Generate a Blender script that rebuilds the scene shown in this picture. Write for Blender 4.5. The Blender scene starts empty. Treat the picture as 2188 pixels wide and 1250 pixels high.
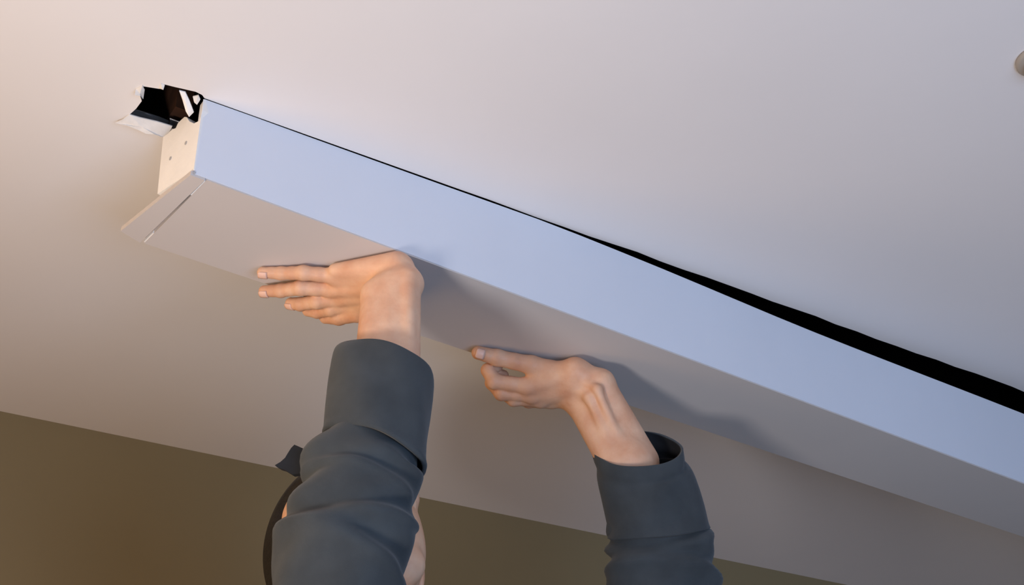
import bpy, bmesh, math, random
import numpy as np
from mathutils import Vector, Matrix, geometry

random.seed(7)
rng = np.random.default_rng(7)
SC = bpy.context.scene
COL = SC.collection

# ------------------------------------------------------------------ camera
ZC = 1.10                       # camera height above the floor
FPX = 3500.0                    # focal length in pixels of the 2188 px wide frame
PITCH = math.radians(33)
cam_d = bpy.data.cameras.new('camera')
cam_d.sensor_width = 36.0
cam_d.lens = FPX / 2188.0 * 36.0
cam_d.clip_start = 0.02
cam = bpy.data.objects.new('camera', cam_d)
COL.objects.link(cam)
cam.location = (0, 0, ZC)
cam.rotation_euler = (math.radians(90) + PITCH, 0, 0)
SC.camera = cam

# ------------------------------------------------------------------ room frame, lights, exposure
ROOM_A = math.radians(25.5)
E1 = np.array([math.cos(ROOM_A), math.sin(ROOM_A), 0.0])
E2 = np.array([-math.sin(ROOM_A), math.cos(ROOM_A), 0.0])
U0, U1, V0, V1 = -0.95, 3.2, -0.62, 2.165   # room extents along E1 / E2
CEIL = ZC + 1.13


def room(u, v, z):
    p = E1 * u + E2 * v
    return Vector((p[0], p[1], z))


world = bpy.data.worlds.new('world')
SC.world = world
world.use_nodes = True
world.node_tree.nodes['Background'].inputs[0].default_value = (0.55, 0.62, 0.75, 1)
world.node_tree.nodes['Background'].inputs[1].default_value = 0.4


def area(name, loc, aim, sx, sy, power, color, spread=180):
    d = bpy.data.lights.new(name, 'AREA')
    d.shape = 'RECTANGLE'
    d.size, d.size_y = sx, sy
    d.energy = power
    d.color = color
    d.spread = math.radians(spread)
    o = bpy.data.objects.new(name, d)
    COL.objects.link(o)
    o.location = loc
    o.rotation_euler = (Vector(aim) - Vector(loc)).to_track_quat('-Z', 'Y').to_euler()
    return o


# daylight through the window behind the camera
WIN_U, WIN_Z, WIN_W, WIN_H = 0.75, 0.85, 1.5, 1.4
area('window_daylight', room(WIN_U, V0 + 0.02, WIN_Z), room(WIN_U, V0 + 1.0, WIN_Z + 0.35), WIN_W - 0.1, WIN_H - 0.1, 28, (0.45, 0.65, 1.0))
# low warm sun coming in through the window on the left
DOOR_V, DOOR_Z, DOOR_W, DOOR_H = 1.42, 1.35, 0.75, 1.2
area('side_window_sunlight', room(U0 + 0.02, DOOR_V, DOOR_Z), room(U0 + 1.0, DOOR_V + 0.0, DOOR_Z + 0.3), DOOR_W - 0.1, DOOR_H - 0.1, 11, (1.0, 0.58, 0.20))

# added spot light without a fixture, left of the camera, brightening the ceiling
SPOT_POS = np.array([-0.66, 0.56, 1.0])
SPOT_AIM = np.array([0.03, 1.02, CEIL])
ld = bpy.data.lights.new('added_ceiling_spot', 'SPOT')
ld.energy = 46
ld.color = (1.0, 0.93, 0.90)
ld.spot_size = math.radians(90)
ld.spot_blend = 1.0
ld.shadow_soft_size = 0.13
lo_l = bpy.data.objects.new('added_ceiling_spot', ld)
COL.objects.link(lo_l)
lo_l.location = SPOT_POS
lo_l.rotation_euler = (Vector(SPOT_AIM) - Vector(SPOT_POS)).to_track_quat('-Z', 'Y').to_euler()

SC.view_settings.view_transform = 'Standard'
SC.view_settings.look = 'None'
SC.view_settings.gamma = 1
SC.view_settings.use_curve_mapping = False
SC.view_settings.exposure = 0.04

# ------------------------------------------------------------------ materials


def mat(name, color, rough=0.7, var=0.0, vscale=6.0, bump=0.0, bscale=120.0, color2=None, sss=0.0, sheen=0.0, spec=0.4, detail=4.0):
    m = bpy.data.materials.new(name)
    m.use_nodes = True
    nt = m.node_tree
    b = nt.nodes['Principled BSDF']
    b.inputs['Base Color'].default_value = (*color, 1)
    b.inputs['Roughness'].default_value = rough
    b.inputs['Specular IOR Level'].default_value = spec
    tc = nt.nodes.new('ShaderNodeTexCoord')
    if var > 0 or color2:
        n = nt.nodes.new('ShaderNodeTexNoise')
        n.inputs['Scale'].default_value = vscale
        n.inputs['Detail'].default_value = detail
        nt.links.new(tc.outputs['Object'], n.inputs['Vector'])
        r = nt.nodes.new('ShaderNodeValToRGB')
        c2 = color2 or tuple(max(0, c * (1 - var)) for c in color)
        r.color_ramp.elements[0].position = 0.35
        r.color_ramp.elements[1].position = 0.65
        r.color_ramp.elements[0].color = (*c2, 1)
        r.color_ramp.elements[1].color = (*color, 1)
        nt.links.new(n.outputs['Fac'], r.inputs['Fac'])
        nt.links.new(r.outputs['Color'], b.inputs['Base Color'])
    if bump > 0:
        n2 = nt.nodes.new('ShaderNodeTexNoise')
        n2.inputs['Scale'].default_value = bscale
        n2.inputs['Detail'].default_value = 3
        nt.links.new(tc.outputs['Object'], n2.inputs['Vector'])
        bp = nt.nodes.new('ShaderNodeBump')
        bp.inputs['Strength'].default_value = bump
        bp.inputs['Distance'].default_value = 0.002
        nt.links.new(n2.outputs['Fac'], bp.inputs['Height'])
        nt.links.new(bp.outputs['Normal'], b.inputs['Normal'])
    if sss > 0:
        b.inputs['Subsurface Weight'].default_value = sss
        b.inputs['Subsurface Radius'].default_value = (1.0, 0.35, 0.2)
        b.inputs['Subsurface Scale'].default_value = 0.006
    if sheen > 0:
        b.inputs['Sheen Weight'].default_value = sheen
    return m


M_CEIL = mat('ceiling_paint', (0.80, 0.775, 0.77), 0.75, 0.03, 3, 0.05, 60)
M_WALL = mat('wall_paint', (0.27, 0.218, 0.118), 0.8, 0.06, 4, 0.06, 80)
M_SIDE = mat('side_wall_paint', (0.42, 0.35, 0.28), 0.8, 0.05, 3, 0.05, 80)
M_FLOOR = mat('floor_boards', (0.22, 0.14, 0.09), 0.5, 0.25, 5)
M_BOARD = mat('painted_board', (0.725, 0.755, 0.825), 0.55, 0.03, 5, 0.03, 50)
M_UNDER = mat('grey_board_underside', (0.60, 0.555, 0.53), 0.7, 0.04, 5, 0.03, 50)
M_CAP = mat('bare_plasterboard', (0.90, 0.89, 0.87), 0.8, 0.05, 30, 0.2, 90)
M_PAPER = mat('torn_paper', (0.80, 0.77, 0.73), 0.9, 0.15, 60, 0.2, 200)
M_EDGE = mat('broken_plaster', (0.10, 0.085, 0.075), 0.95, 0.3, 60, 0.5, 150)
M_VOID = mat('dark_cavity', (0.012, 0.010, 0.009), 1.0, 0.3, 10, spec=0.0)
M_WOOD = mat('old_joist_wood', (0.075, 0.034, 0.02), 0.9, 0.4, 30, spec=0.1)
M_SCREW = mat('screw_dimple', (0.42, 0.42, 0.43), 0.6)
M_SKIN = mat('skin', (0.80, 0.50, 0.33), 0.50, color2=(0.68, 0.36, 0.22), vscale=34, bump=0.25, bscale=160, sss=0.12, spec=0.35)
M_NAIL = mat('finger_nail', (0.84, 0.54, 0.42), 0.4)
M_SHIRT = mat('slate_cotton', (0.060, 0.069, 0.075), 0.9, 0.25, 22, 0.25, 1500, sheen=0.15, spec=0.15)
M_LINING = mat('sleeve_lining', (0.03, 0.032, 0.036), 0.95, 0.2, 30, spec=0.1)
M_HAIR = mat('dark_hair', (0.008, 0.006, 0.005), 0.65, 0.4, 80, 0.6, 260)
M_TROUSER = mat('work_trousers', (0.045, 0.05, 0.07), 0.9, 0.2, 20)
M_SHOE = mat('shoe_leather', (0.03, 0.022, 0.018), 0.5)
M_BEIGE = mat('beige_plastic', (0.36, 0.325, 0.285), 0.6, 0.05, 20)
M_TRIM = mat('white_trim', (0.8, 0.79, 0.76), 0.5)

# ------------------------------------------------------------------ helpers


def link(name, me, m, parent=None, smooth=False):
    o = bpy.data.objects.new(name, me)
    COL.objects.link(o)
    if m is not None and not me.materials:
        me.materials.append(m)
    if smooth:
        me.polygons.foreach_set('use_smooth', [True] * len(me.polygons))
    if parent is not None:
        o.parent = parent
        o.matrix_parent_inverse = parent.matrix_world.inverted()
    return o


def mesh(name, verts, faces, m, parent=None, smooth=False):
    me = bpy.data.meshes.new(name)
    me.from_pydata([tuple(map(float, v)) for v in verts], [], faces)
    me.update()
    bm = bmesh.new()
    bm.from_mesh(me)
    bmesh.ops.recalc_face_normals(bm, faces=bm.faces)
    bm.to_mesh(me)
    bm.free()
    return link(name, me, m, parent, smooth)


def structure(o):
    o['kind'] = 'structure'
    return o


def tag(o, label, cat, group=None):
    o['label'] = label
    o['category'] = cat
    if group:
        o['group'] = group
    return o


def empty(name, loc):
    o = bpy.data.objects.new(name, None)
    COL.objects.link(o)
    o.location = loc
    o.empty_display_size = 0.1
    bpy.context.view_layer.update()
    return o


cp, sp_ = math.cos(PITCH), math.sin(PITCH)


def ray(px, py):
    u = (px - 1094.0) / FPX
    v = (625.0 - py) / FPX
    return np.array([u, cp - v * sp_, sp_ + v * cp])


ORG = np.array([0, 0, ZC])


def at_z(px, py, z):            # point of the level plane at height z
    r = ray(px, py)
    return ORG + r * (z - ZC) / r[2]


def at_y(px, py, y):            # point at a given distance into the room
    r = ray(px, py)
    return ORG + r * y / r[1]


def on_plane(px, py, p, n):
    r = ray(px, py)
    return ORG + r * ((p - ORG) @ n) / (r @ n)


def nrm(v):
    v = np.asarray(v, float)
    return v / np.linalg.norm(v)


def prism(name, poly, offset, m, parent=None):   # planar polygon (3D points) thickened by the vector offset
    n = len(poly)
    tris = geometry.tessellate_polygon([[Vector(p) for p in poly]])
    top = [np.asarray(p) for p in poly]
    bot = [np.asarray(p) + np.asarray(offset) for p in poly]
    faces = [tuple(t) for t in tris] + [tuple(i + n for i in reversed(t)) for t in tris]
    faces += [(i, (i + 1) % n, n + (i + 1) % n, n + i) for i in range(n)]
    return mesh(name, top + bot, faces, m, parent)


def boxuv(name, u0, u1, v0, v1, z0, z1, m, parent=None):
    P = [room(u, v, z) for z in (z0, z1) for (u, v) in ((u0, v0), (u1, v0), (u1, v1), (u0, v1))]
    F = [(0, 3, 2, 1), (4, 5, 6, 7), (0, 1, 5, 4), (1, 2, 6, 5), (2, 3, 7, 6), (3, 0, 4, 7)]
    return mesh(name, P, F, m, parent)


# ------------------------------------------------------------------ casing geometry (a long boxed casing that has sagged off the ceiling)
P0 = at_z(437, 210, CEIL)
C1 = at_z(2188, 835, CEIL)
D = nrm(C1 - P0)                                 # direction of the slit in the ceiling
N = np.array([-D[1], D[0], 0.0])                 # away from the camera
DOWN = np.array([0, 0, -1.0])
LEN = 1.62
H0, TILT = 0.103, 0.0425                         # lower edge: drop at the broken end, and per metre along it


def bottom_drop(s):
    return H0 + TILT * s


def top_drop(s):
    return float(np.interp(s, [0, 0.2, 0.44, 0.62, 0.81, 1.21, LEN], [0.0, 0.0006, 0.003, 0.012, 0.023, 0.040, 0.058]))


B0 = P0 + DOWN * H0
BDIR = nrm(D + DOWN * TILT)
BN = np.cross(BDIR, N)
BN = BN if BN[2] < 0 else -BN                    # points down, out of the casing
K0 = on_plane(258, 492, B0, BN)                  # rear corner of the bottom board
K1 = on_plane(2188, 1146, B0, BN)
W0 = (K0 - B0) @ N
SH0 = (K0 - B0) @ BDIR                           # the end is cut at a slight angle
W1 = (K1 - B0) @ N
S1 = (K1 - B0) @ BDIR


def width(s):
    return W0 + (W1 - W0) * s / S1


def bpt(s, w, off=0.0):                          # point on the underside of the bottom board
    return B0 + BDIR * s + N * w + BN * off


def board(px, py, off_mm):                       # point a given distance below the underside
    p = B0 + BN * (off_mm * 0.001 + 0.0007)
    return on_plane(px, py, p, BN)


print('casing W0 %.3f SH0 %.3f W1 %.3f S1 %.3f' % (W0, SH0, W1, S1))

# ------------------------------------------------------------------ ceiling with the slit and the broken hole
ENDU = nrm(K0 - B0 - BN * ((K0 - B0) @ BN))      # along the cut end
hole_px = [(432, 203), (418, 196), (396, 191), (374, 186), (346, 179), (341, 190), (322, 187), (303, 184), (291, 192), (299, 203),
           (303, 216), (291, 232), (279, 243), (266, 254), (285, 258), (312, 263), (340, 274), (362, 284)]
hole = [at_z(x, y, CEIL) for (x, y) in hole_px]
CAPF = 0.49
slot_back0 = P0 + ENDU * (np.linalg.norm(K0 - B0) * CAPF)
slot_back0[2] = CEIL
nseg = 46
front_edge = []
for i in range(nseg + 1):
    s = LEN * i / nseg
    j = 0.0 if s < 0.3 else float(rng.normal(0, 0.0011))
    front_edge.append(P0 + D * s - N * j)
back_end = P0 + D * (LEN - 0.02) + N * (width(LEN) * 0.85)
loop = list(reversed(front_edge)) + hole + [slot_back0] + [slot_back0 + (back_end - slot_back0) * t for t in (0.33, 0.66)] + [back_end]
outer = [np.array(room(u, v, CEIL)) for (u, v) in ((U0, V0), (U1, V0), (U1, V1), (U0, V1))]
tris = geometry.tessellate_polygon([[Vector(p) for p in outer], [Vector(p) for p in loop]])
allp = outer + loop
TH = np.array([0, 0, 0.013])
nall = len(allp)
V = allp + [p + TH for p in allp]
F = [tuple(t) for t in tris] + [tuple(i + nall for i in reversed(t)) for t in tris]
F += [(i, (i + 1) % 4, nall + (i + 1) % 4, nall + i) for i in range(4)]
ceiling = structure(mesh('ceiling', V, F, M_CEIL))
ceiling['label'] = 'off-white painted ceiling with a slit and broken hole'
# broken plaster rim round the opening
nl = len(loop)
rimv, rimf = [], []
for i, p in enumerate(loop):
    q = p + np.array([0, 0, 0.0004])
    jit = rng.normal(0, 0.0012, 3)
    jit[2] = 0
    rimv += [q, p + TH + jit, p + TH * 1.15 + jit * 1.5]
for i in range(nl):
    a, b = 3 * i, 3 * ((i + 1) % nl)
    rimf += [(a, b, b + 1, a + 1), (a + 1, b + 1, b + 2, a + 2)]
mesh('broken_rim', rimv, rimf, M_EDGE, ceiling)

# dark void above the opening
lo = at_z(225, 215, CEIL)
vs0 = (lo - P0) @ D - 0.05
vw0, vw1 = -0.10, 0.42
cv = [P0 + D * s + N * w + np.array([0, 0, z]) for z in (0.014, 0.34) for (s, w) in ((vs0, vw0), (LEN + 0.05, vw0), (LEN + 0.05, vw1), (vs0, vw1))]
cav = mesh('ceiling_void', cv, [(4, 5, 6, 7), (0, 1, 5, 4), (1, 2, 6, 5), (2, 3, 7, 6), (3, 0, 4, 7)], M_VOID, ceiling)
# a brown joist showing inside the hole
jp = at_z(386, 232, CEIL + 0.03)
js, jw = (jp - P0) @ D, (jp - P0) @ N
jv = [P0 + D * (js + a) + N * (jw + b) + np.array([0, 0, z]) for z in (0.022, 0.16) for (a, b) in ((-0.009, -0.01), (0.010, -0.01), (0.010, 0.2), (-0.009, 0.2))]
mesh('joist', jv, [(0, 3, 2, 1), (4, 5, 6, 7), (0, 1, 5, 4), (1, 2, 6, 5), (2, 3, 7, 6), (3, 0, 4, 7)], M_WOOD, ceiling)
# torn flaps of facing paper round the hole


def flap(name, pts, m):                          # pts: (px, py, drop below ceiling)
    poly = [at_z(x, y, CEIL - d) for (x, y, d) in pts]
    n = len(poly)
    cen = sum(poly) / n + np.array([0, 0, -0.0015])
    Vv = poly + [cen] + [p + np.array([0, 0, 0.0012]) for p in poly] + [cen + np.array([0, 0, 0.0012])]
    Ff = [(i, (i + 1) % n, n) for i in range(n)] + [(n + 1 + (i + 1) % n, n + 1 + i, 2 * n + 1) for i in range(n)]
    Ff += [(i, n + 1 + i, n + 1 + (i + 1) % n, (i + 1) % n) for i in range(n)]
    return mesh(name, Vv, Ff, m, ceiling)


flap('torn_paper', [(246, 263, 0.006), (262, 256, 0.0045), (276, 245, 0.001), (300, 252, 0.001), (335, 260, 0.001), (368, 270, 0.001), (355, 296, 0.009), (330, 287, 0.010), (312, 286, 0.0105), (298, 279, 0.009), (270, 268, 0.008)], M_PAPER)
flap('torn_paper', [(290, 190, 0.001), (304, 183, 0.001), (309, 193, 0.001), (306, 212, 0.002), (300, 205, 0.006), (288, 203, 0.007)], M_PAPER)
flap('torn_paper', [(340, 189, 0.001), (344, 179, 0.001), (352, 182, 0.0005), (349, 192, 0.003)], M_PAPER)

flap('torn_paper', [(383, 194, 0.001), (396, 197, 0.001), (404, 214, 0.004), (414, 240, 0.009), (404, 250, 0.012), (397, 238, 0.009), (390, 214, 0.004)], M_CAP)
flap('torn_paper', [(412, 207, 0.001), (424, 204, 0.001), (428, 213, 0.003), (421, 224, 0.006), (415, 219, 0.005)], M_PAPER)

# ------------------------------------------------------------------ walls and floor
structure(boxuv('floor', U0 - 0.1, U1 + 0.1, V0 - 0.1, V1 + 0.1, -0.08, 0.0, M_FLOOR))
structure(boxuv('wall_back', U0 - 0.1, U1 + 0.1, V1, V1 + 0.1, 0, CEIL + 0.013, M_WALL))
structure(boxuv('wall_right', U1, U1 + 0.1, V0, V1, 0, CEIL + 0.013, M_SIDE))


def wall_with_opening(name, axis, fixed0, fixed1, a0, a1, o0, o1, z0, z1, m):
    Vv, Ff = [], []
    for (x0, x1, q0, q1) in ((a0, o0, 0, CEIL + 0.013), (o1, a1, 0, CEIL + 0.013), (o0, o1, 0, z0), (o0, o1, z1, CEIL + 0.013)):
        if q1 - q0 < 0.005:
            continue
        b = len(Vv)
        for z in (q0, q1):
            for (a, f) in ((x0, fixed0), (x1, fixed0), (x1, fixed1), (x0, fixed1)):
                Vv.append(room(a, f, z) if axis == 'u' else room(f, a, z))
        Ff += [tuple(b + k for k in q) for q in ((0, 3, 2, 1), (4, 5, 6, 7), (0, 1, 5, 4), (1, 2, 6, 5), (2, 3, 7, 6), (3, 0, 4, 7))]
    return structure(mesh(name, Vv, Ff, m))


wall_with_opening('wall_front', 'u', V0 - 0.1, V0, U0, U1, WIN_U - WIN_W / 2, WIN_U + WIN_W / 2, WIN_Z - WIN_H / 2, WIN_Z + WIN_H / 2, M_SIDE)
wall_with_opening('wall_left', 'v', U0 - 0.1, U0, V0, V1, DOOR_V - DOOR_W / 2, DOOR_V + DOOR_W / 2, DOOR_Z - DOOR_H / 2, DOOR_Z + DOOR_H / 2, M_SIDE)


def frame(name, axis, f0, f1, a0, a1, z0, z1, t, m):
    Vv, Ff = [], []
    for (x0, x1, q0, q1) in ((a0, a0 + t, z0, z1), (a1 - t, a1, z0, z1), (a0 + t, a1 - t, z0, z0 + t), (a0 + t, a1 - t, z1 - t, z1)):
        b = len(Vv)
        for z in (q0, q1):
            for (a, f) in ((x0, f0), (x1, f0), (x1, f1), (x0, f1)):
                Vv.append(room(a, f, z) if axis == 'u' else room(f, a, z))
        Ff += [tuple(b + k for k in q) for q in ((0, 3, 2, 1), (4, 5, 6, 7), (0, 1, 5, 4), (1, 2, 6, 5), (2, 3, 7, 6), (3, 0, 4, 7))]
    return structure(mesh(name, Vv, Ff, m))


frame('window_1', 'u', V0 - 0.08, V0 - 0.02, WIN_U - WIN_W / 2, WIN_U + WIN_W / 2, WIN_Z - WIN_H / 2, WIN_Z + WIN_H / 2, 0.05, M_TRIM)
frame('window_2', 'v', U0 - 0.08, U0 - 0.02, DOOR_V - DOOR_W / 2, DOOR_V + DOOR_W / 2, DOOR_Z - DOOR_H / 2, DOOR_Z + DOOR_H / 2, 0.05, M_TRIM)

# ------------------------------------------------------------------ the casing
casing = empty('boxed_casing', tuple(B0))
tag(casing, 'long white boxed casing sagging off the ceiling, held up by two hands', 'casing')
TB = 0.012


def rows_solid(name, rows, m, closed_ends=True):   # rows: list of quads (4 points) along the length
    Vv = [p for r in rows for p in r]
    k = len(rows[0])
    Ff = []
    for i in range(len(rows) - 1):
        for j in range(k):
            a, b = i * k + j, i * k + (j + 1) % k
            Ff.append((a, b, b + k, a + k))
    Ff.append(tuple(range(k)))
    Ff.append(tuple((len(rows) - 1) * k + j for j in range(k)))
    return mesh(name, Vv, Ff, m, casing)


ss = list(np.linspace(0, LEN, 28))
rows = []
for s in ss:
    base = P0 + D * s
    t, b = base + DOWN * (top_drop(s) + (0.0012 if s < 0.05 else 0.0005)), base + DOWN * (bottom_drop(s) - 0.0018)
    wob = 0.0012 * math.sin(9 * s)
    rows.append([t + N * wob, b, b + N * TB, t + N * (TB + wob)])
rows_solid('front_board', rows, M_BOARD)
# bottom boards: short end strip, then the long one, with an open joint between them
s_seam_f = ((on_plane(432, 398, B0, BN) - B0) @ BDIR)
q = on_plane(308, 520, B0, BN)
s_seam_b, w_seam_b = (q - B0) @ BDIR, (q - B0) @ N
seam_slope = (s_seam_b - s_seam_f) / w_seam_b


def slab(name, fn, m, n=24, drop=0.0, th=0.011):
    rows = []
    for i in range(n + 1):
        t = i / n
        (sf, wf), (sb, wb) = fn(t)
        a, b = bpt(sf, wf, drop), bpt(sb, wb, drop)
        rows.append([a, b, b - BN * th, a - BN * th])
    return rows_solid(name, rows, m)


wf0 = 0.0004
GAP = 0.0021


def strip(t):
    sf = 0.0 - 0.004 + t * (s_seam_f + 0.004 - GAP)
    sb = SH0 + t * (s_seam_b - SH0 - GAP * 2.2)
    return (sf, wf0), (sb, width(0) + t * (w_seam_b - width(0)))


def longb(t):
    sf = s_seam_f + t * (LEN - s_seam_f)
    sb = s_seam_b + t * (LEN - s_seam_b)
    w = w_seam_b + (width(LEN) - w_seam_b) * t
    return (sf, wf0), (sb, w)


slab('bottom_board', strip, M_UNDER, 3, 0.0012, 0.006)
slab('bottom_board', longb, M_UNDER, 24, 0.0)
# pale filler line left along the joint
for (t0, t1) in ((0.03, 0.24), (0.84, 0.99)):
    fl = []
    for (t, e) in ((t0, -0.5), (t0, 1.1), (t1, 1.1), (t1, -0.6)):
        fl.append((s_seam_f + (s_seam_b - s_seam_f) * t + GAP * e, w_seam_b * t))
    prism('joint_filler', [bpt(s, w, -0.004) for (s, w) in fl], BN * 0.0034, M_CAP, casing)
# jagged plasterboard end cap
endn = nrm(np.cross(ENDU, np.array([0, 0, 1.0])))
cap_px = [(437, 213), (435, 236), (432, 250), (427, 260), (417, 265), (407, 261), (402, 252), (397, 251), (390, 257), (383, 264), (378, 275), (370, 278), (362, 286), (351, 294)]
cap = [on_plane(x, y, P0, endn) for (x, y) in cap_px]
kb = B0 + (K0 - B0) * CAPF
cap += [kb - DOWN * 0.0 + np.array([0, 0, 0.011]), B0 + np.array([0, 0, 0.006])]
if endn @ BDIR < 0:
    endn = -endn
for k in range(len(cap)):
    cap[k] = cap[k].copy()
    cap[k][2] = min(cap[k][2], CEIL - 0.0008)
prism('end_cap', [c - endn * 0.0015 for c in cap], endn * 0.012, M_CAP, casing)
# rear board
rows = []
for s in np.linspace(0.012, LEN, 24):
    wofs = W0 * CAPF + (width(LEN) * 0.8 - W0 * CAPF) * s / LEN
    base = P0 + D * (s + SH0 * CAPF) + N * wofs
    t, b = base + DOWN * (top_drop(s) + 0.001), base + DOWN * (bottom_drop(s) - 0.0112)
    rows.append([t, b, b - N * TB, t - N * TB])
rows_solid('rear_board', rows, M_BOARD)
# screw dimples in the end cap and the front board
me_s = None
for (x, y) in ((400, 307), (367, 340)):
    c = on_plane(x, y, P0, endn) - endn * 0.0017
    nn = -endn
    a = nrm(np.cross(nn, [0, 0, 1])); b = np.cross(nn, a)
    ring = [c + 0.0019 * (math.cos(t) * a + 1.3 * math.sin(t) * b) for t in np.linspace(0, 2 * math.pi, 10, endpoint=False)]
    prism('screw_head', ring, nn * 0.0004, M_SCREW, casing)
fn = -N
c = on_plane(415, 369, P0, N) + fn * 0.0002
a = D
b = np.array([0, 0, 1.0])
prism('screw_head', [c + 0.0016 * (math.cos(t) * a + math.sin(t) * b) for t in np.linspace(0, 2 * math.pi, 10, endpoint=False)], fn * 0.0006, M_SCREW, casing)

# ------------------------------------------------------------------ small fitting at the right edge of the picture
fc = at_z(2222, 128, CEIL)
fit = empty('round_fitting', tuple(fc))
tag(fit, 'small round beige fitting on the ceiling at the right picture edge', 'ceiling fitting')


def lathe(name, c, prof, m, parent, n=32):
    Vv, Ff = [], []
    for (r, z) in prof:
        for k in range(n):
            t = 2 * math.pi * k / n
            Vv.append(c + np.array([r * math.cos(t), r * math.sin(t), z]))
    for i in range(len(prof) - 1):
        for k in range(n):
            Ff.append((i * n + k, i * n + (k + 1) % n, (i + 1) * n + (k + 1) % n, (i + 1) * n + k))
    Ff.append(tuple(range(n)))
    Ff.append(tuple((len(prof) - 1) * n + k for k in range(n)))
    return mesh(name, Vv, Ff, m, parent, True)


lathe('base_plate', fc, [(0.025, 0.0), (0.025, -0.003), (0.022, -0.006), (0.014, -0.007)], M_BEIGE, fit)
lathe('cover', fc, [(0.017, -0.0065), (0.016, -0.013), (0.011, -0.017), (0.004, -0.018)], M_BEIGE, fit)

# ------------------------------------------------------------------ signed-distance modelling for the person


class SDF:
    def __init__(self, lo, hi, step):
        self.lo = np.array(lo, float)
        self.step = step
        self.n = np.ceil((np.array(hi) - self.lo) / step).astype(int) + 1
        self.axes = [self.lo[i] + step * np.arange(self.n[i]) for i in range(3)]

    def new(self):
        return np.full(self.n, 1.0, np.float32)

    def sub(self, lo, hi):
        a = np.clip(np.floor((lo - self.lo) / self.step).astype(int), 0, self.n - 1)
        b = np.clip(np.ceil((hi - self.lo) / self.step).astype(int) + 1, 1, self.n)
        sl = tuple(slice(int(a[i]), int(b[i])) for i in range(3))
        X = self.axes[0][sl[0]][:, None, None]
        Y = self.axes[1][sl[1]][None, :, None]
        Z = self.axes[2][sl[2]][None, None, :]
        return sl, X, Y, Z

    def capsule(self, field, a, b, ra, rb, k=0.004):
        a, b = np.asarray(a, float), np.asarray(b, float)
        m = max(ra, rb) + k + 4 * self.step
        sl, X, Y, Z = self.sub(np.minimum(a, b) - m, np.maximum(a, b) + m)
        if any(s.stop <= s.start for s in sl):
            return
        ba = b - a
        L = max(ba @ ba, 1e-12)
        dx, dy, dz = X - a[0], Y - a[1], Z - a[2]
        t = np.clip((dx * ba[0] + dy * ba[1] + dz * ba[2]) / L, 0, 1)
        d = np.sqrt((dx - t * ba[0]) ** 2 + (dy - t * ba[1]) ** 2 + (dz - t * ba[2]) ** 2) - (ra + t * (rb - ra))
        self.blend(field, sl, d.astype(np.float32), k)

    def ellipsoid(self, field, c, axes, R, k=0.004, carve=False):
        c = np.asarray(c, float)
        m = max(axes) + k + 4 * self.step
        sl, X, Y, Z = self.sub(c - m, c + m)
        if any(s.stop <= s.start for s in sl):
            return
        dx, dy, dz = X - c[0], Y - c[1], Z - c[2]
        q = 0
        g = 0
        for i in range(3):
            v = dx * R[i][0] + dy * R[i][1] + dz * R[i][2]
            q = q + (v / axes[i]) ** 2
            g = g + (v / axes[i] ** 2) ** 2
        k0 = np.sqrt(q)
        k1 = np.sqrt(g) + 1e-9
        d = (k0 * (k0 - 1) / k1).astype(np.float32)
        if carve:
            f = field[sl]
            h = np.clip(0.5 + 0.5 * (f + d) / k, 0, 1)     # smooth max(f, -d)
            field[sl] = -d * (1 - h) + f * h + k * h * (1 - h)
        else:
            self.blend(field, sl, d, k)

    @staticmethod
    def blend(field, sl, d, k):
        f = field[sl]
        if k <= 0:
            field[sl] = np.minimum(f, d)
            return
        h = np.clip(0.5 + 0.5 * (d - f) / k, 0, 1)
        field[sl] = d * (1 - h) + f * h - k * h * (1 - h)

    @staticmethod
    def smin(a, b, k):
        h = np.clip(0.5 + 0.5 * (b - a) / k, 0, 1)
        return b * (1 - h) + a * h - k * h * (1 - h)

    def extract(self, F):
        S = F < 0
        nx, ny, nz = F.shape
        cnt = np.zeros((nx - 1, ny - 1, nz - 1), np.uint8)
        for i in (0, 1):
            for j in (0, 1):
                for k in (0, 1):
                    cnt += S[i:nx - 1 + i, j:ny - 1 + j, k:nz - 1 + k]
        act = (cnt > 0) & (cnt < 8)
        I, J, K = np.nonzero(act)
        idx = np.full(act.shape, -1, np.int64)
        idx[I, J, K] = np.arange(len(I))
        pos = np.zeros((len(I), 3))
        num = np.zeros(len(I))
        corners = [(i, j, k) for i in (0, 1) for j in (0, 1) for k in (0, 1)]
        for a in corners:
            for ax in range(3):
                if a[ax]:
                    continue
                b = list(a)
                b[ax] = 1
                fa = F[I + a[0], J + a[1], K + a[2]]
                fb = F[I + b[0], J + b[1], K + b[2]]
                cr = (fa < 0) != (fb < 0)
                t = np.where(cr, fa / np.where(cr, fa - fb, 1), 0)
                for c in range(3):
                    pos[:, c] += np.where(cr, a[c] + (t if c == ax else 0), 0)
                num += cr
        pos /= num[:, None]
        P = self.lo + (pos + np.stack([I, J, K], 1)) * self.step
        faces = []
        for ax in range(3):
            sa = [slice(1, -1)] * 3
            sb = [slice(1, -1)] * 3
            sa[ax] = slice(0, -1)
            sb[ax] = slice(1, None)
            A, B = S[tuple(sa)], S[tuple(sb)]
            E = np.argwhere(A != B)
            if not len(E):
                continue
            inside_a = A[tuple(E.T)]
            E = E + 1
            E[:, ax] -= 1
            o1, o2 = (ax + 1) % 3, (ax + 2) % 3
            q = []
            for (p1, p2) in ((1, 1), (0, 1), (0, 0), (1, 0)):
                c = E.copy()
                c[:, o1] -= p1
                c[:, o2] -= p2
                q.append(idx[c[:, 0], c[:, 1], c[:, 2]])
            q = np.stack(q, 1)
            q = np.where(inside_a[:, None], q, q[:, ::-1])
            faces.append(q)
        return P, np.concatenate(faces)


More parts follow.
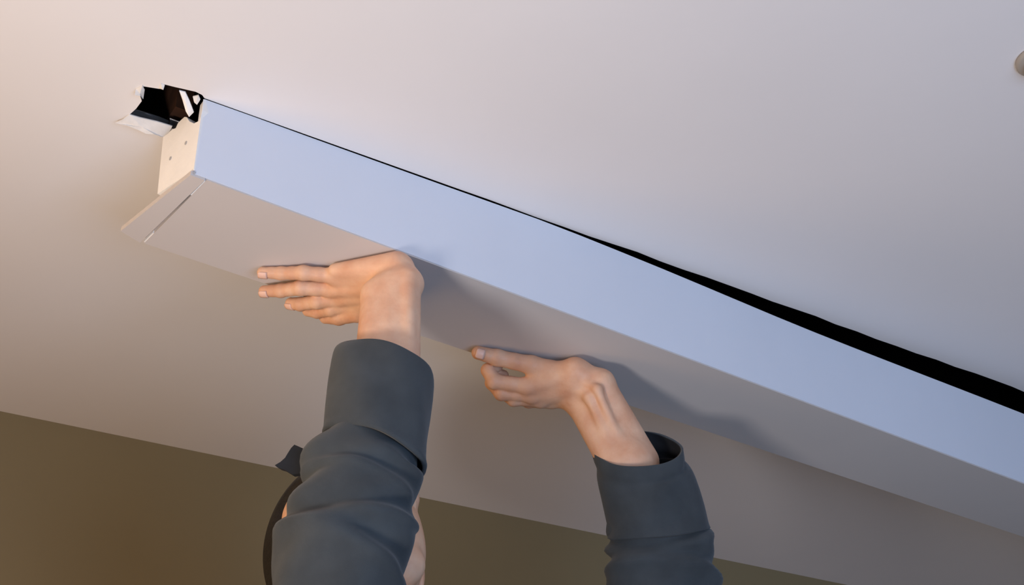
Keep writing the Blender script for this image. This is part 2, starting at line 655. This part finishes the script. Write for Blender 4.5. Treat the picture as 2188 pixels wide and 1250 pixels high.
def raw_mesh(name, parts, m, parent):
    Ps, Fs, o = [], [], 0
    for (P, Fq) in parts:
        Ps.append(P)
        Fs.append(Fq + o)
        o += len(P)
    P, Fq = np.concatenate(Ps), np.concatenate(Fs)
    me = bpy.data.meshes.new(name)
    me.vertices.add(len(P))
    me.vertices.foreach_set('co', P.astype(np.float32).ravel())
    me.loops.add(Fq.size)
    me.loops.foreach_set('vertex_index', Fq.ravel().astype(np.int32))
    me.polygons.add(len(Fq))
    me.polygons.foreach_set('loop_start', np.arange(0, Fq.size, 4, dtype=np.int32))
    me.update(calc_edges=True)
    me.validate()
    return link(name, me, m, parent, True)


MM = 0.001


def hand(fingers, palm, arm, extra=(), step=0.0017, kf=0.005):
    """fingers: chains of (point, radius); palm: capsules (a, ra, b, rb); arm: the same, blended softly."""
    pts = [p for f in fingers for (p, r) in f] + [c[0] for c in palm + arm] + [c[2] for c in palm + arm]
    pts = np.array(pts)
    g = SDF(pts.min(0) - 0.065, pts.max(0) + 0.065, step)
    base = g.new()
    for (a, ra, b, rb) in palm:
        g.capsule(base, a, b, ra, rb, 0.0055)
    for (a, ra, b, rb) in arm:
        g.capsule(base, a, b, ra, rb, 0.009)
    for (a, ra, b, rb, k) in extra:
        g.capsule(base, a, b, ra, rb, k)
    out = base.copy()
    for f in fingers:
        fd = g.new()
        for (p, r), (p2, r2) in zip(f[:-1], f[1:]):
            mid = (p + p2) / 2
            rm = (r + r2) / 2 * 0.90                       # slim between the joints
            g.capsule(fd, p, mid, r, rm, 0.003)
            g.capsule(fd, mid, p2, rm, r2, 0.003)
        out = np.minimum(out, g.smin(base, fd, kf))
    return g.extract(out)


R_ = lambda v: v * MM

# ---- near hand (fingers to the left, wrist bent back under the board)
def chain(spec):
    return [(board(x, y, off), r * MM) for (x, y, off, r) in spec]


h1_f = [
    chain([(716, 590, 12, 9.2), (648, 583, 12, 8.3), (600, 584, 9, 7.4), (561, 582, 8, 6.3)]),
    chain([(708, 617, 16, 9.6), (642, 615, 18, 8.8), (600, 621, 14, 7.8), (565, 622, 11, 6.7)]),
    chain([(724, 638, 20, 9.6), (678, 644, 23, 8.8), (642, 650, 19, 7.8), (622, 648, 14, 6.9)]),
    chain([(746, 652, 23, 9.4), (708, 660, 26, 8.6), (678, 666, 22, 7.6), (658, 664, 17, 6.7)]),
    chain([(800, 650, 28, 12), (766, 668, 30, 11.0), (724, 677, 29, 9.6), (696, 678, 24, 7.6)]),
]
C_near, C_mid, C_far = board(852, 577, 19), board(838, 600, 25), board(828, 632, 32)
Y1w = C_mid[1]
el1 = at_y(746, 1105, Y1w - 0.036)
ua1 = at_y(718, 1300, Y1w - 0.03)
sh1 = np.array([-0.235, 1.46, ZC + 0.44])
f1a, f1b = board(806, 632, 56), at_y(793, 790, Y1w - 0.034)
f1c, f1d = board(866, 604, 42), at_y(859, 790, Y1w - 0.026)
h1_palm = [
    (h1_f[0][0][0], R_(9.5), C_near, R_(16)),
    (h1_f[1][0][0], R_(10), C_mid, R_(16)),
    (h1_f[2][0][0], R_(10), C_mid, R_(16)),
    (h1_f[3][0][0], R_(10), C_far, R_(15)),
    (h1_f[4][0][0], R_(12), C_far, R_(15)),
    (board(716, 578, 12), R_(8), board(846, 566, 17), R_(15)),
]
fm1 = (f1b + f1d) / 2
h1_arm = [
    (C_near, R_(15), f1c, R_(17)), (C_mid, R_(15), f1a, R_(16)), (C_mid, R_(16), (f1a + f1c) / 2, R_(18)),
    (f1a, R_(17), f1b, R_(18)), (f1c, R_(17), f1d, R_(19)), ((f1a + f1c) / 2, R_(18), fm1, R_(22)),
    (fm1, R_(24), el1, R_(36)), (el1, R_(37), ua1, R_(42)), (ua1, R_(42), sh1, R_(46)),
]
h1_x = [(board(800, 596, 24), R_(5), board(722, 600, 17), R_(5), 0.006), (board(806, 616, 30), R_(4.5), board(716, 622, 22), R_(5.5), 0.005), (board(800, 634, 33), R_(4.5), board(732, 641, 26), R_(5.5), 0.005),
        (f1c + np.array([0.004, -0.012, 0.0]), R_(6), at_y(872, 760, Y1w - 0.04), R_(6), 0.006),
        (board(868, 590, 30), R_(8), board(884, 610, 42), R_(8), 0.010)]
arm1 = hand(h1_f, h1_palm, h1_arm, h1_x)

# ---- far hand (half-closed, thumb along the board)
h2_f = [
    chain([(1128, 826, 36, 10.5), (1056, 815, 33, 9.4), (1043, 791, 19, 8.4), (1062, 782, 10, 7.4)]),
    chain([(1137, 843, 40, 10.5), (1072, 839, 40, 9.6), (1052, 818, 27, 8.6), (1074, 803, 16, 7.6)]),
    chain([(1155, 852, 40, 10.0), (1098, 852, 42, 9.2), (1074, 838, 31, 8.2), (1088, 822, 20, 7.4)]),
    chain([(1178, 855, 38, 9.5), (1130, 857, 40, 8.4), (1106, 848, 31, 7.6), (1112, 836, 23, 6.8)]),
    chain([(1212, 800, 24, 14), (1135, 780, 15, 11.5), (1062, 764, 11.5, 10.0), (1022, 754, 10, 8.2)]),
]
D_near, D_mid, D_far = board(1228, 797, 24), board(1226, 820, 32), board(1218, 846, 38)
Y2w = D_mid[1]
el2 = at_y(1412, 1215, Y2w + 0.078)
ua2 = at_y(1396, 1340, Y2w + 0.10)
sh2 = np.array([0.05, 1.80, ZC + 0.50])
f2a, f2b = board(1236, 858, 46), at_y(1319, 1000, Y2w + 0.014)
f2c, f2d = board(1284, 818, 34), at_y(1372, 985, Y2w + 0.03)
h2_palm = [
    (h2_f[0][0][0], R_(11), D_near, R_(16)),
    (h2_f[1][0][0], R_(11), D_mid, R_(16)),
    (h2_f[2][0][0], R_(11), D_mid, R_(16)),
    (h2_f[3][0][0], R_(10), D_far, R_(15)),
    (h2_f[4][0][0], R_(15), D_near, R_(17)),
    (board(1150, 800, 22), R_(13), board(1222, 806, 26), R_(17)),
]
fm2 = (f2b + f2d) / 2
h2_arm = [
    (D_near, R_(16), f2c, R_(15)), (D_far, R_(14), f2a, R_(16)), (D_mid, R_(17), (f2a + f2c) / 2, R_(18)),
    (f2a, R_(16), f2b, R_(19)), (f2c, R_(15), f2d, R_(20)), ((f2a + f2c) / 2, R_(17), fm2, R_(25)),
    (fm2, R_(30), el2, R_(36)), (el2, R_(36), ua2, R_(42)), (ua2, R_(42), sh2, R_(46)),
]
t0, t1_, t2_ = board(1240, 812, 34), board(1276, 832, 52), at_y(1330, 960, Y2w + 0.004)
t3, t4, t5 = board(1232, 826, 38), board(1258, 850, 58), at_y(1312, 965, Y2w + 0.004)
h2_x = [(t0, R_(4), t1_, R_(4.5), 0.007), (t1_, R_(4.5), t2_, R_(5), 0.007), (t3, R_(4), t4, R_(4.5), 0.007), (t4, R_(4.5), t5, R_(5), 0.007)]
arm2 = hand(h2_f, h2_palm, h2_arm, h2_x)

# ---- head: turned to the right and towards us, looking up
HC = np.array([-0.176, Y1w + 0.16, 0])
r_ = ray(753, 1176)
HC = ORG + r_ * HC[1] / r_[1]
fwd = nrm([0.42, -0.74, 0.50])                 # where the face looks
side = nrm(np.cross(fwd, [0, 0, 1.0]))         # the person's right
hup = np.cross(side, fwd)
HR = [fwd, side, hup]


def hp(a, b, c):
    return HC + (fwd * a + side * b + hup * c)


gh = SDF(HC - 0.24, HC + 0.24, 0.0028)
fh = gh.new()
gh.ellipsoid(fh, hp(-0.012, 0, 0.03), (0.098, 0.076, 0.090), HR, 0.02)
gh.ellipsoid(fh, hp(0.030, 0, -0.035), (0.062, 0.060, 0.080), HR, 0.03)
gh.capsule(fh, hp(0.062, -0.018, -0.098), hp(0.062, 0.018, -0.098), 0.018, 0.018, 0.02)   # chin
gh.capsule(fh, hp(0.088, 0, 0.010), hp(0.110, 0, -0.030), 0.007, 0.012, 0.010)             # nose
for sgn in (-1, 1):
    gh.capsule(fh, hp(0.080, 0.012 * sgn, 0.022), hp(0.070, 0.045 * sgn, 0.020), 0.010, 0.009, 0.012)  # brow
    gh.ellipsoid(fh, hp(0.090, 0.031 * sgn, 0.000), (0.012, 0.018, 0.011), HR, 0.008, carve=True)
    gh.ellipsoid(fh, hp(0.074, 0.031 * sgn, 0.000), (0.012, 0.014, 0.011), HR, 0.003)                # eyelids
    gh.ellipsoid(fh, hp(-0.008, 0.077 * sgn, -0.008), (0.020, 0.008, 0.032), HR, 0.006)               # ear
    gh.ellipsoid(fh, hp(-0.004, 0.087 * sgn, -0.006), (0.010, 0.006, 0.018), HR, 0.004, carve=True)
gh.capsule(fh, hp(0.090, -0.016, -0.062), hp(0.090, 0.016, -0.062), 0.007, 0.007, 0.006)   # lips
gh.capsule(fh, hp(0.088, -0.014, -0.074), hp(0.088, 0.014, -0.074), 0.007, 0.007, 0.004)
NECK = (sh1 + sh2) / 2 + np.array([-0.02, 0.0, 0.02])
gh.capsule(fh, hp(-0.02, 0, -0.05), NECK, 0.056, 0.062, 0.02)
head = gh.extract(fh)

# ---- trunk under the clothes (coarse)
hipc = np.array([-0.12, 1.66, 0.98])
gb = SDF(np.array([-0.55, 1.2, 0.0]), np.array([0.45, 2.15, ZC + 0.62]), 0.011)
fb = gb.new()
chest = NECK + np.array([0, 0.01, -0.22])
gb.capsule(fb, NECK, chest, 0.06, 0.13, 0.05)
gb.capsule(fb, sh1 + np.array([0.03, 0.01, -0.03]), sh2 + np.array([-0.03, 0.0, -0.05]), 0.055, 0.055, 0.04)
gb.capsule(fb, chest, hipc, 0.13, 0.13, 0.06)
leg_ax = nrm((sh2 - sh1) * np.array([1, 1, 0]))
feet = []
for sgn in (-1, 1):
    hj = hipc + leg_ax * 0.09 * sgn
    kn = hj + np.array([0.03, -0.01, -0.46]) + leg_ax * 0.03 * sgn
    ft = np.array([kn[0] - 0.02, kn[1], 0.09]) + leg_ax * 0.03 * sgn
    feet.append((hj, kn, ft))
    gb.capsule(fb, hj, kn, 0.08, 0.052, 0.04)
    gb.capsule(fb, kn, ft, 0.052, 0.04, 0.02)
trunk = gb.extract(fb)

person = empty('person', (float(hipc[0]), float(hipc[1]), 0.0))
tag(person, 'person in a slate-grey shirt reaching up with both palms under the casing', 'person')
body = raw_mesh('body', [arm1, arm2, head, trunk], M_SKIN, person)

# hair cap over the back and top of the head
gq = SDF(HC - 0.15, HC + 0.17, 0.003)
fq = gq.new()
gq.ellipsoid(fq, hp(-0.020, 0, 0.034), (0.106, 0.082, 0.096), HR, 0.01)
gq.capsule(fq, hp(-0.075, 0.02, -0.03), hp(-0.06, 0.03, -0.075), 0.045, 0.035, 0.03)
gq.capsule(fq, hp(-0.075, -0.02, -0.03), hp(-0.06, -0.03, -0.075), 0.045, 0.035, 0.03)
gq.ellipsoid(fq, hp(0.095, 0, -0.045), (0.105, 0.12, 0.105), HR, 0.012, carve=True)
for sgn in (-1, 1):
    gq.ellipsoid(fq, hp(0.000, 0.088 * sgn, -0.018), (0.030, 0.030, 0.036), HR, 0.006, carve=True)
    gq.ellipsoid(fq, hp(0.030, 0.086 * sgn, 0.036), (0.040, 0.026, 0.040), HR, 0.006, carve=True)
hairm = gq.extract(fq)
raw_mesh('hair', [hairm], M_HAIR, person)

# nails on the digits that turn their backs to us


def nail(tip, prev, r, toward, parent, w=0.0052, l=0.0052):
    ax = nrm(tip - prev)
    n = nrm(toward - ax * (toward @ ax))
    sd = np.cross(ax, n)
    Vv, Ff = [], []
    nu, nv = 7, 6
    for i in range(nu):
        for j in range(nv):
            u = -1 + 2 * i / (nu - 1)
            v = -1 + 2 * j / (nv - 1)
            ang = u * 0.75 * math.sqrt(max(0.15, 1 - max(0, v) ** 4 * 0.55))
            rr = r * 1.03 + 0.0002
            Vv.append(tip + ax * (v * l - 0.001) * 1.0 + n * rr * math.cos(ang) * (1 - 0.10 * max(0, v)) + sd * rr * math.sin(ang))
    for i in range(nu - 1):
        for j in range(nv - 1):
            a = i * nv + j
            Ff.append((a, a + 1, a + nv + 1, a + nv))
    o = mesh('finger_nail', Vv, Ff, M_NAIL, parent, True)
    sm = o.modifiers.new('thick', 'SOLIDIFY')
    sm.thickness = 0.0007
    return o


# ------------------------------------------------------------------ clothing: lofted sleeves


def loft(name, rings, m, parent, nu=72, sub=10, wrinkle=None, thick=0.0022, m_in=None):
    """rings: dicts c (centre), a, b (radii), k1, k2 (rim tilt). Smooth path between them."""
    C = np.array([r['c'] for r in rings])
    A = np.array([[r['a'], r['b'], r.get('k1', 0.0), r.get('k2', 0.0), r.get('fl', 0.0)] for r in rings])
    n = len(rings)

    def cr(Pm, i, t):
        p0, p1, p2, p3 = Pm[max(i - 1, 0)], Pm[i], Pm[i + 1], Pm[min(i + 2, n - 1)]
        return 0.5 * ((2 * p1) + (-p0 + p2) * t + (2 * p0 - 5 * p1 + 4 * p2 - p3) * t * t + (-p0 + 3 * p1 - 3 * p2 + p3) * t ** 3)

    cs, as_ = [], []
    for i in range(n - 1):
        for j in range(sub):
            cs.append(cr(C, i, j / sub))
            as_.append(cr(A, i, j / sub))
    cs.append(C[-1])
    as_.append(A[-1])
    cs, as_ = np.array(cs), np.array(as_)
    tang = np.gradient(cs, axis=0)
    tang /= np.linalg.norm(tang, axis=1)[:, None]
    chord = nrm(cs[int(len(cs) * 0.8)] - cs[0])
    tang = 0.3 * tang + 0.7 * chord
    tang /= np.linalg.norm(tang, axis=1)[:, None]
    Vv, Ff = [], []
    nr = len(cs)
    for i in range(nr):
        t = tang[i]
        u = nrm(np.array([1.0, 0, 0]) - t * t[0])
        w = np.cross(t, u)
        if w[1] > 0:
            w = -w                                     # w points to the viewer side
        for k in range(nu):
            th = 2 * math.pi * k / nu
            cx, sx = math.cos(th), math.sin(th)
            dr = wrinkle(i / (nr - 1), th) if wrinkle else 0.0
            a, b, k1, k2, _ = as_[i]
            Vv.append(cs[i] + u * cx * (a + dr) + w * sx * (b + dr) - t * (k1 * cx + k2 * sx))
    for i in range(nr - 1):
        for k in range(nu):
            Ff.append((i * nu + k, i * nu + (k + 1) % nu, (i + 1) * nu + (k + 1) % nu, (i + 1) * nu + k))
    o = mesh(name, Vv, Ff, m, parent, True)
    so = o.modifiers.new('cloth_thickness', 'SOLIDIFY')
    so.thickness = thick
    so.offset = -1
    if m_in is not None:
        o.data.materials.append(m_in)
        so.material_offset = 1
        so.material_offset_rim = 0
    return o


def ring(px, py, Y, hw, br=0.9, k1=0.0, k2=0.0):
    c = at_y(px, py, Y)
    a = hw / FPX * (ray(px, py)[1] ** -1 * Y) * 1.0
    return dict(c=c, a=a, b=a * br, k1=k1, k2=k2)


def wr1(v, th):
    x = 0.0022 * math.sin(3 * th + 14 * v) * math.sin(11 * v + 1) + 0.0016 * math.sin(5 * th - 23 * v + 1.0)
    # deep folds round the crook of the elbow
    for (v0, amp, sl, wd) in ((0.47, 0.0085, 0.07, 0.032), (0.33, 0.0045, -0.05, 0.026), (0.61, 0.0065, -0.06, 0.035)):
        d = v - v0 - sl * math.sin(th - 0.9)
        x += -amp * math.exp(-(d / wd) ** 2) * (0.55 + 0.45 * math.sin(th + 0.4)) + amp * 0.8 * math.exp(-((d - wd * 1.7) / wd) ** 2) * (0.55 + 0.45 * math.sin(th + 0.4))
    return x


Ys = Y1w - 0.028
s1 = [ring(806, 900, Ys, 92, 0.97, -0.010), ring(790, 966, Ys - 0.002, 106, 0.95, -0.008), ring(769, 1006, Ys - 0.006, 132, 0.86),
      ring(770, 1054, Ys - 0.010, 123, 0.90), ring(744, 1110, Ys - 0.014, 142, 0.86), ring(730, 1180, Ys - 0.014, 145, 0.86),
      ring(720, 1260, Ys - 0.010, 141, 0.86), ring(712, 1360, Ys, 135, 0.9), dict(c=sh1 + np.array([0.0, 0, 0.0]), a=0.072, b=0.075)]
loft('sleeve', s1, M_SHIRT, person, wrinkle=wr1, m_in=M_LINING)


def wrc(v, th):
    return 0.0014 * math.sin(2 * th + 5 * v) + 0.0011 * math.sin(5 * th + 7 * v) - 0.0030 * math.exp(-(v / 0.035) ** 2) + 0.0012 * math.exp(-((v - 0.96) / 0.03) ** 2)


c1 = [ring(818, 776, Ys + 0.004, 104, 0.92, -0.010, -0.002), ring(815, 800, Ys + 0.003, 109, 0.92, -0.011), ring(808, 880, Ys, 112, 0.93, -0.013), ring(799, 972, Ys - 0.003, 115, 0.93, -0.016)]
loft('cuff', c1, M_SHIRT, person, wrinkle=wrc, sub=8, thick=0.004, m_in=M_LINING)


def wr2(v, th):
    x = 0.0020 * math.sin(3 * th + 12 * v) + 0.0016 * math.sin(4 * th - 19 * v + 2.0)
    for (v0, amp, sl, wd) in ((0.15, 0.0034, 0.03, 0.018), (0.40, 0.0058, 0.05, 0.028), (0.55, 0.0065, -0.07, 0.03)):
        d = v - v0 - sl * math.sin(th - 0.5)
        x += -amp * math.exp(-(d / wd) ** 2) + amp * 0.7 * math.exp(-((d - wd * 1.6) / wd) ** 2)
    return x


Yt = Y2w + 0.02
s2 = [ring(1372, 1006, Yt + 0.011, 90, 0.95, 0.002, -0.014), ring(1386, 1046, Yt + 0.02, 95, 0.93, 0.0, -0.010),
      ring(1403, 1110, Yt + 0.035, 103, 0.9), ring(1411, 1180, Yt + 0.05, 115, 0.9), ring(1412, 1260, Yt + 0.065, 121, 0.9),
      ring(1395, 1350, Yt + 0.08, 124, 0.9), dict(c=sh2, a=0.072, b=0.078)]
loft('sleeve', s2, M_SHIRT, person, wrinkle=wr2, m_in=M_LINING)


def wrd(v, th):
    return 0.0012 * math.sin(2 * th + 4 * v + 1) + 0.0012 * math.sin(4 * th - 9 * v) - 0.0022 * math.exp(-((v - 0.22 - 0.03 * math.sin(th)) / 0.05) ** 2)


c2 = [ring(1360, 958, Yt - 0.006, 93, 0.98, -0.010, -0.019), ring(1370, 1000, Yt + 0.006, 96, 0.98, -0.009, -0.016), ring(1386, 1046, Yt + 0.019, 101, 0.95, 0.0, -0.010),
      ring(1402, 1105, Yt + 0.034, 108, 0.93, -0.004, -0.003), ring(1408, 1138, Yt + 0.042, 113, 0.93, -0.008, 0.0)]
loft('cuff', c2, M_SHIRT, person, wrinkle=wrd, sub=8, thick=0.003, m_in=M_LINING)

# loose tip of the sleeve placket standing off the near sleeve
pl = [at_y(x, y, Ys - 0.004) for (x, y) in ((629, 950), (652, 960), (664, 985), (650, 1010), (625, 1014), (607, 1003), (597, 1000), (587, 994), (599, 987), (609, 978), (615, 968), (622, 957))]
prism('sleeve_placket', pl, np.array([0.002, 0.005, 0.0]), M_LINING, person)

# shirt body, trousers and shoes (below the picture)
gs = SDF(np.array([-0.6, 1.15, 0.85]), np.array([0.5, 2.2, ZC + 0.56]), 0.010)
fs = gs.new()
gs.capsule(fs, NECK - np.array([0, 0, 0.07]), chest, 0.09, 0.155, 0.05)
gs.capsule(fs, sh1 + np.array([0.02, 0.01, -0.03]), sh2 + np.array([-0.02, 0, -0.04]), 0.075, 0.075, 0.05)
gs.capsule(fs, chest, hipc, 0.155, 0.155, 0.06)
raw_mesh('shirt', [gs.extract(fs)], M_SHIRT, person)
gt = SDF(np.array([-0.55, 1.2, 0.03]), np.array([0.45, 2.15, 1.12]), 0.010)
ft_ = gt.new()
gt.capsule(ft_, hipc - leg_ax * 0.06, hipc + leg_ax * 0.06, 0.135, 0.135, 0.04)
for (hj, kn, ftp) in feet:
    gt.capsule(ft_, hj, kn, 0.098, 0.075, 0.04)
    gt.capsule(ft_, kn, ftp, 0.075, 0.062, 0.03)
raw_mesh('trousers', [gt.extract(ft_)], M_TROUSER, person)
bf = nrm(fwd * np.array([1, 1, 0]))
for (hj, kn, ftp) in feet:
    lo_ = np.array([ftp[0], ftp[1], 0.0]) - np.array([0.22, 0.22, 0.03])
    g5 = SDF(lo_, lo_ + np.array([0.44, 0.44, 0.2]), 0.007)
    f5 = g5.new()
    a = np.array([ftp[0], ftp[1], 0.045]) - bf * 0.05
    g5.capsule(f5, a, a + bf * 0.17, 0.044, 0.040, 0.02)
    g5.capsule(f5, a + np.array([0, 0, 0.02]) + bf * 0.02, a + np.array([0, 0, 0.06]) + bf * 0.02, 0.044, 0.046, 0.02)
    Pp, Fp = g5.extract(f5)
    Pp[:, 2] = np.maximum(Pp[:, 2], 0.002)
    raw_mesh('shoe', [(Pp, Fp)], M_SHOE, person)

for f in h1_f[:3]:
    nail(f[3][0], f[2][0], f[3][1], nrm(BN + np.array([0, -0.25, 0])), person)
th2 = h2_f[4]
nail(th2[3][0], th2[2][0], th2[3][1], nrm(np.array([-0.25, -0.8, -0.5])), person)
bv = np.array([v.co for v in body.data.vertices]) + np.array(body.matrix_world.translation)
_d = (bv - B0) @ BN
_w = (bv - B0) @ N
print('deepest body point into the board (mm): %.1f' % (-(_d[(_w > 0) & (_w < 0.1)].min()) * 1000), bv.max(0))
print('wrists', C_mid, D_mid, 'elbows', el1, el2, 'head', HC, 'forearm1 %.3f forearm2 %.3f' % (np.linalg.norm(C_mid - el1), np.linalg.norm(D_mid - el2)))
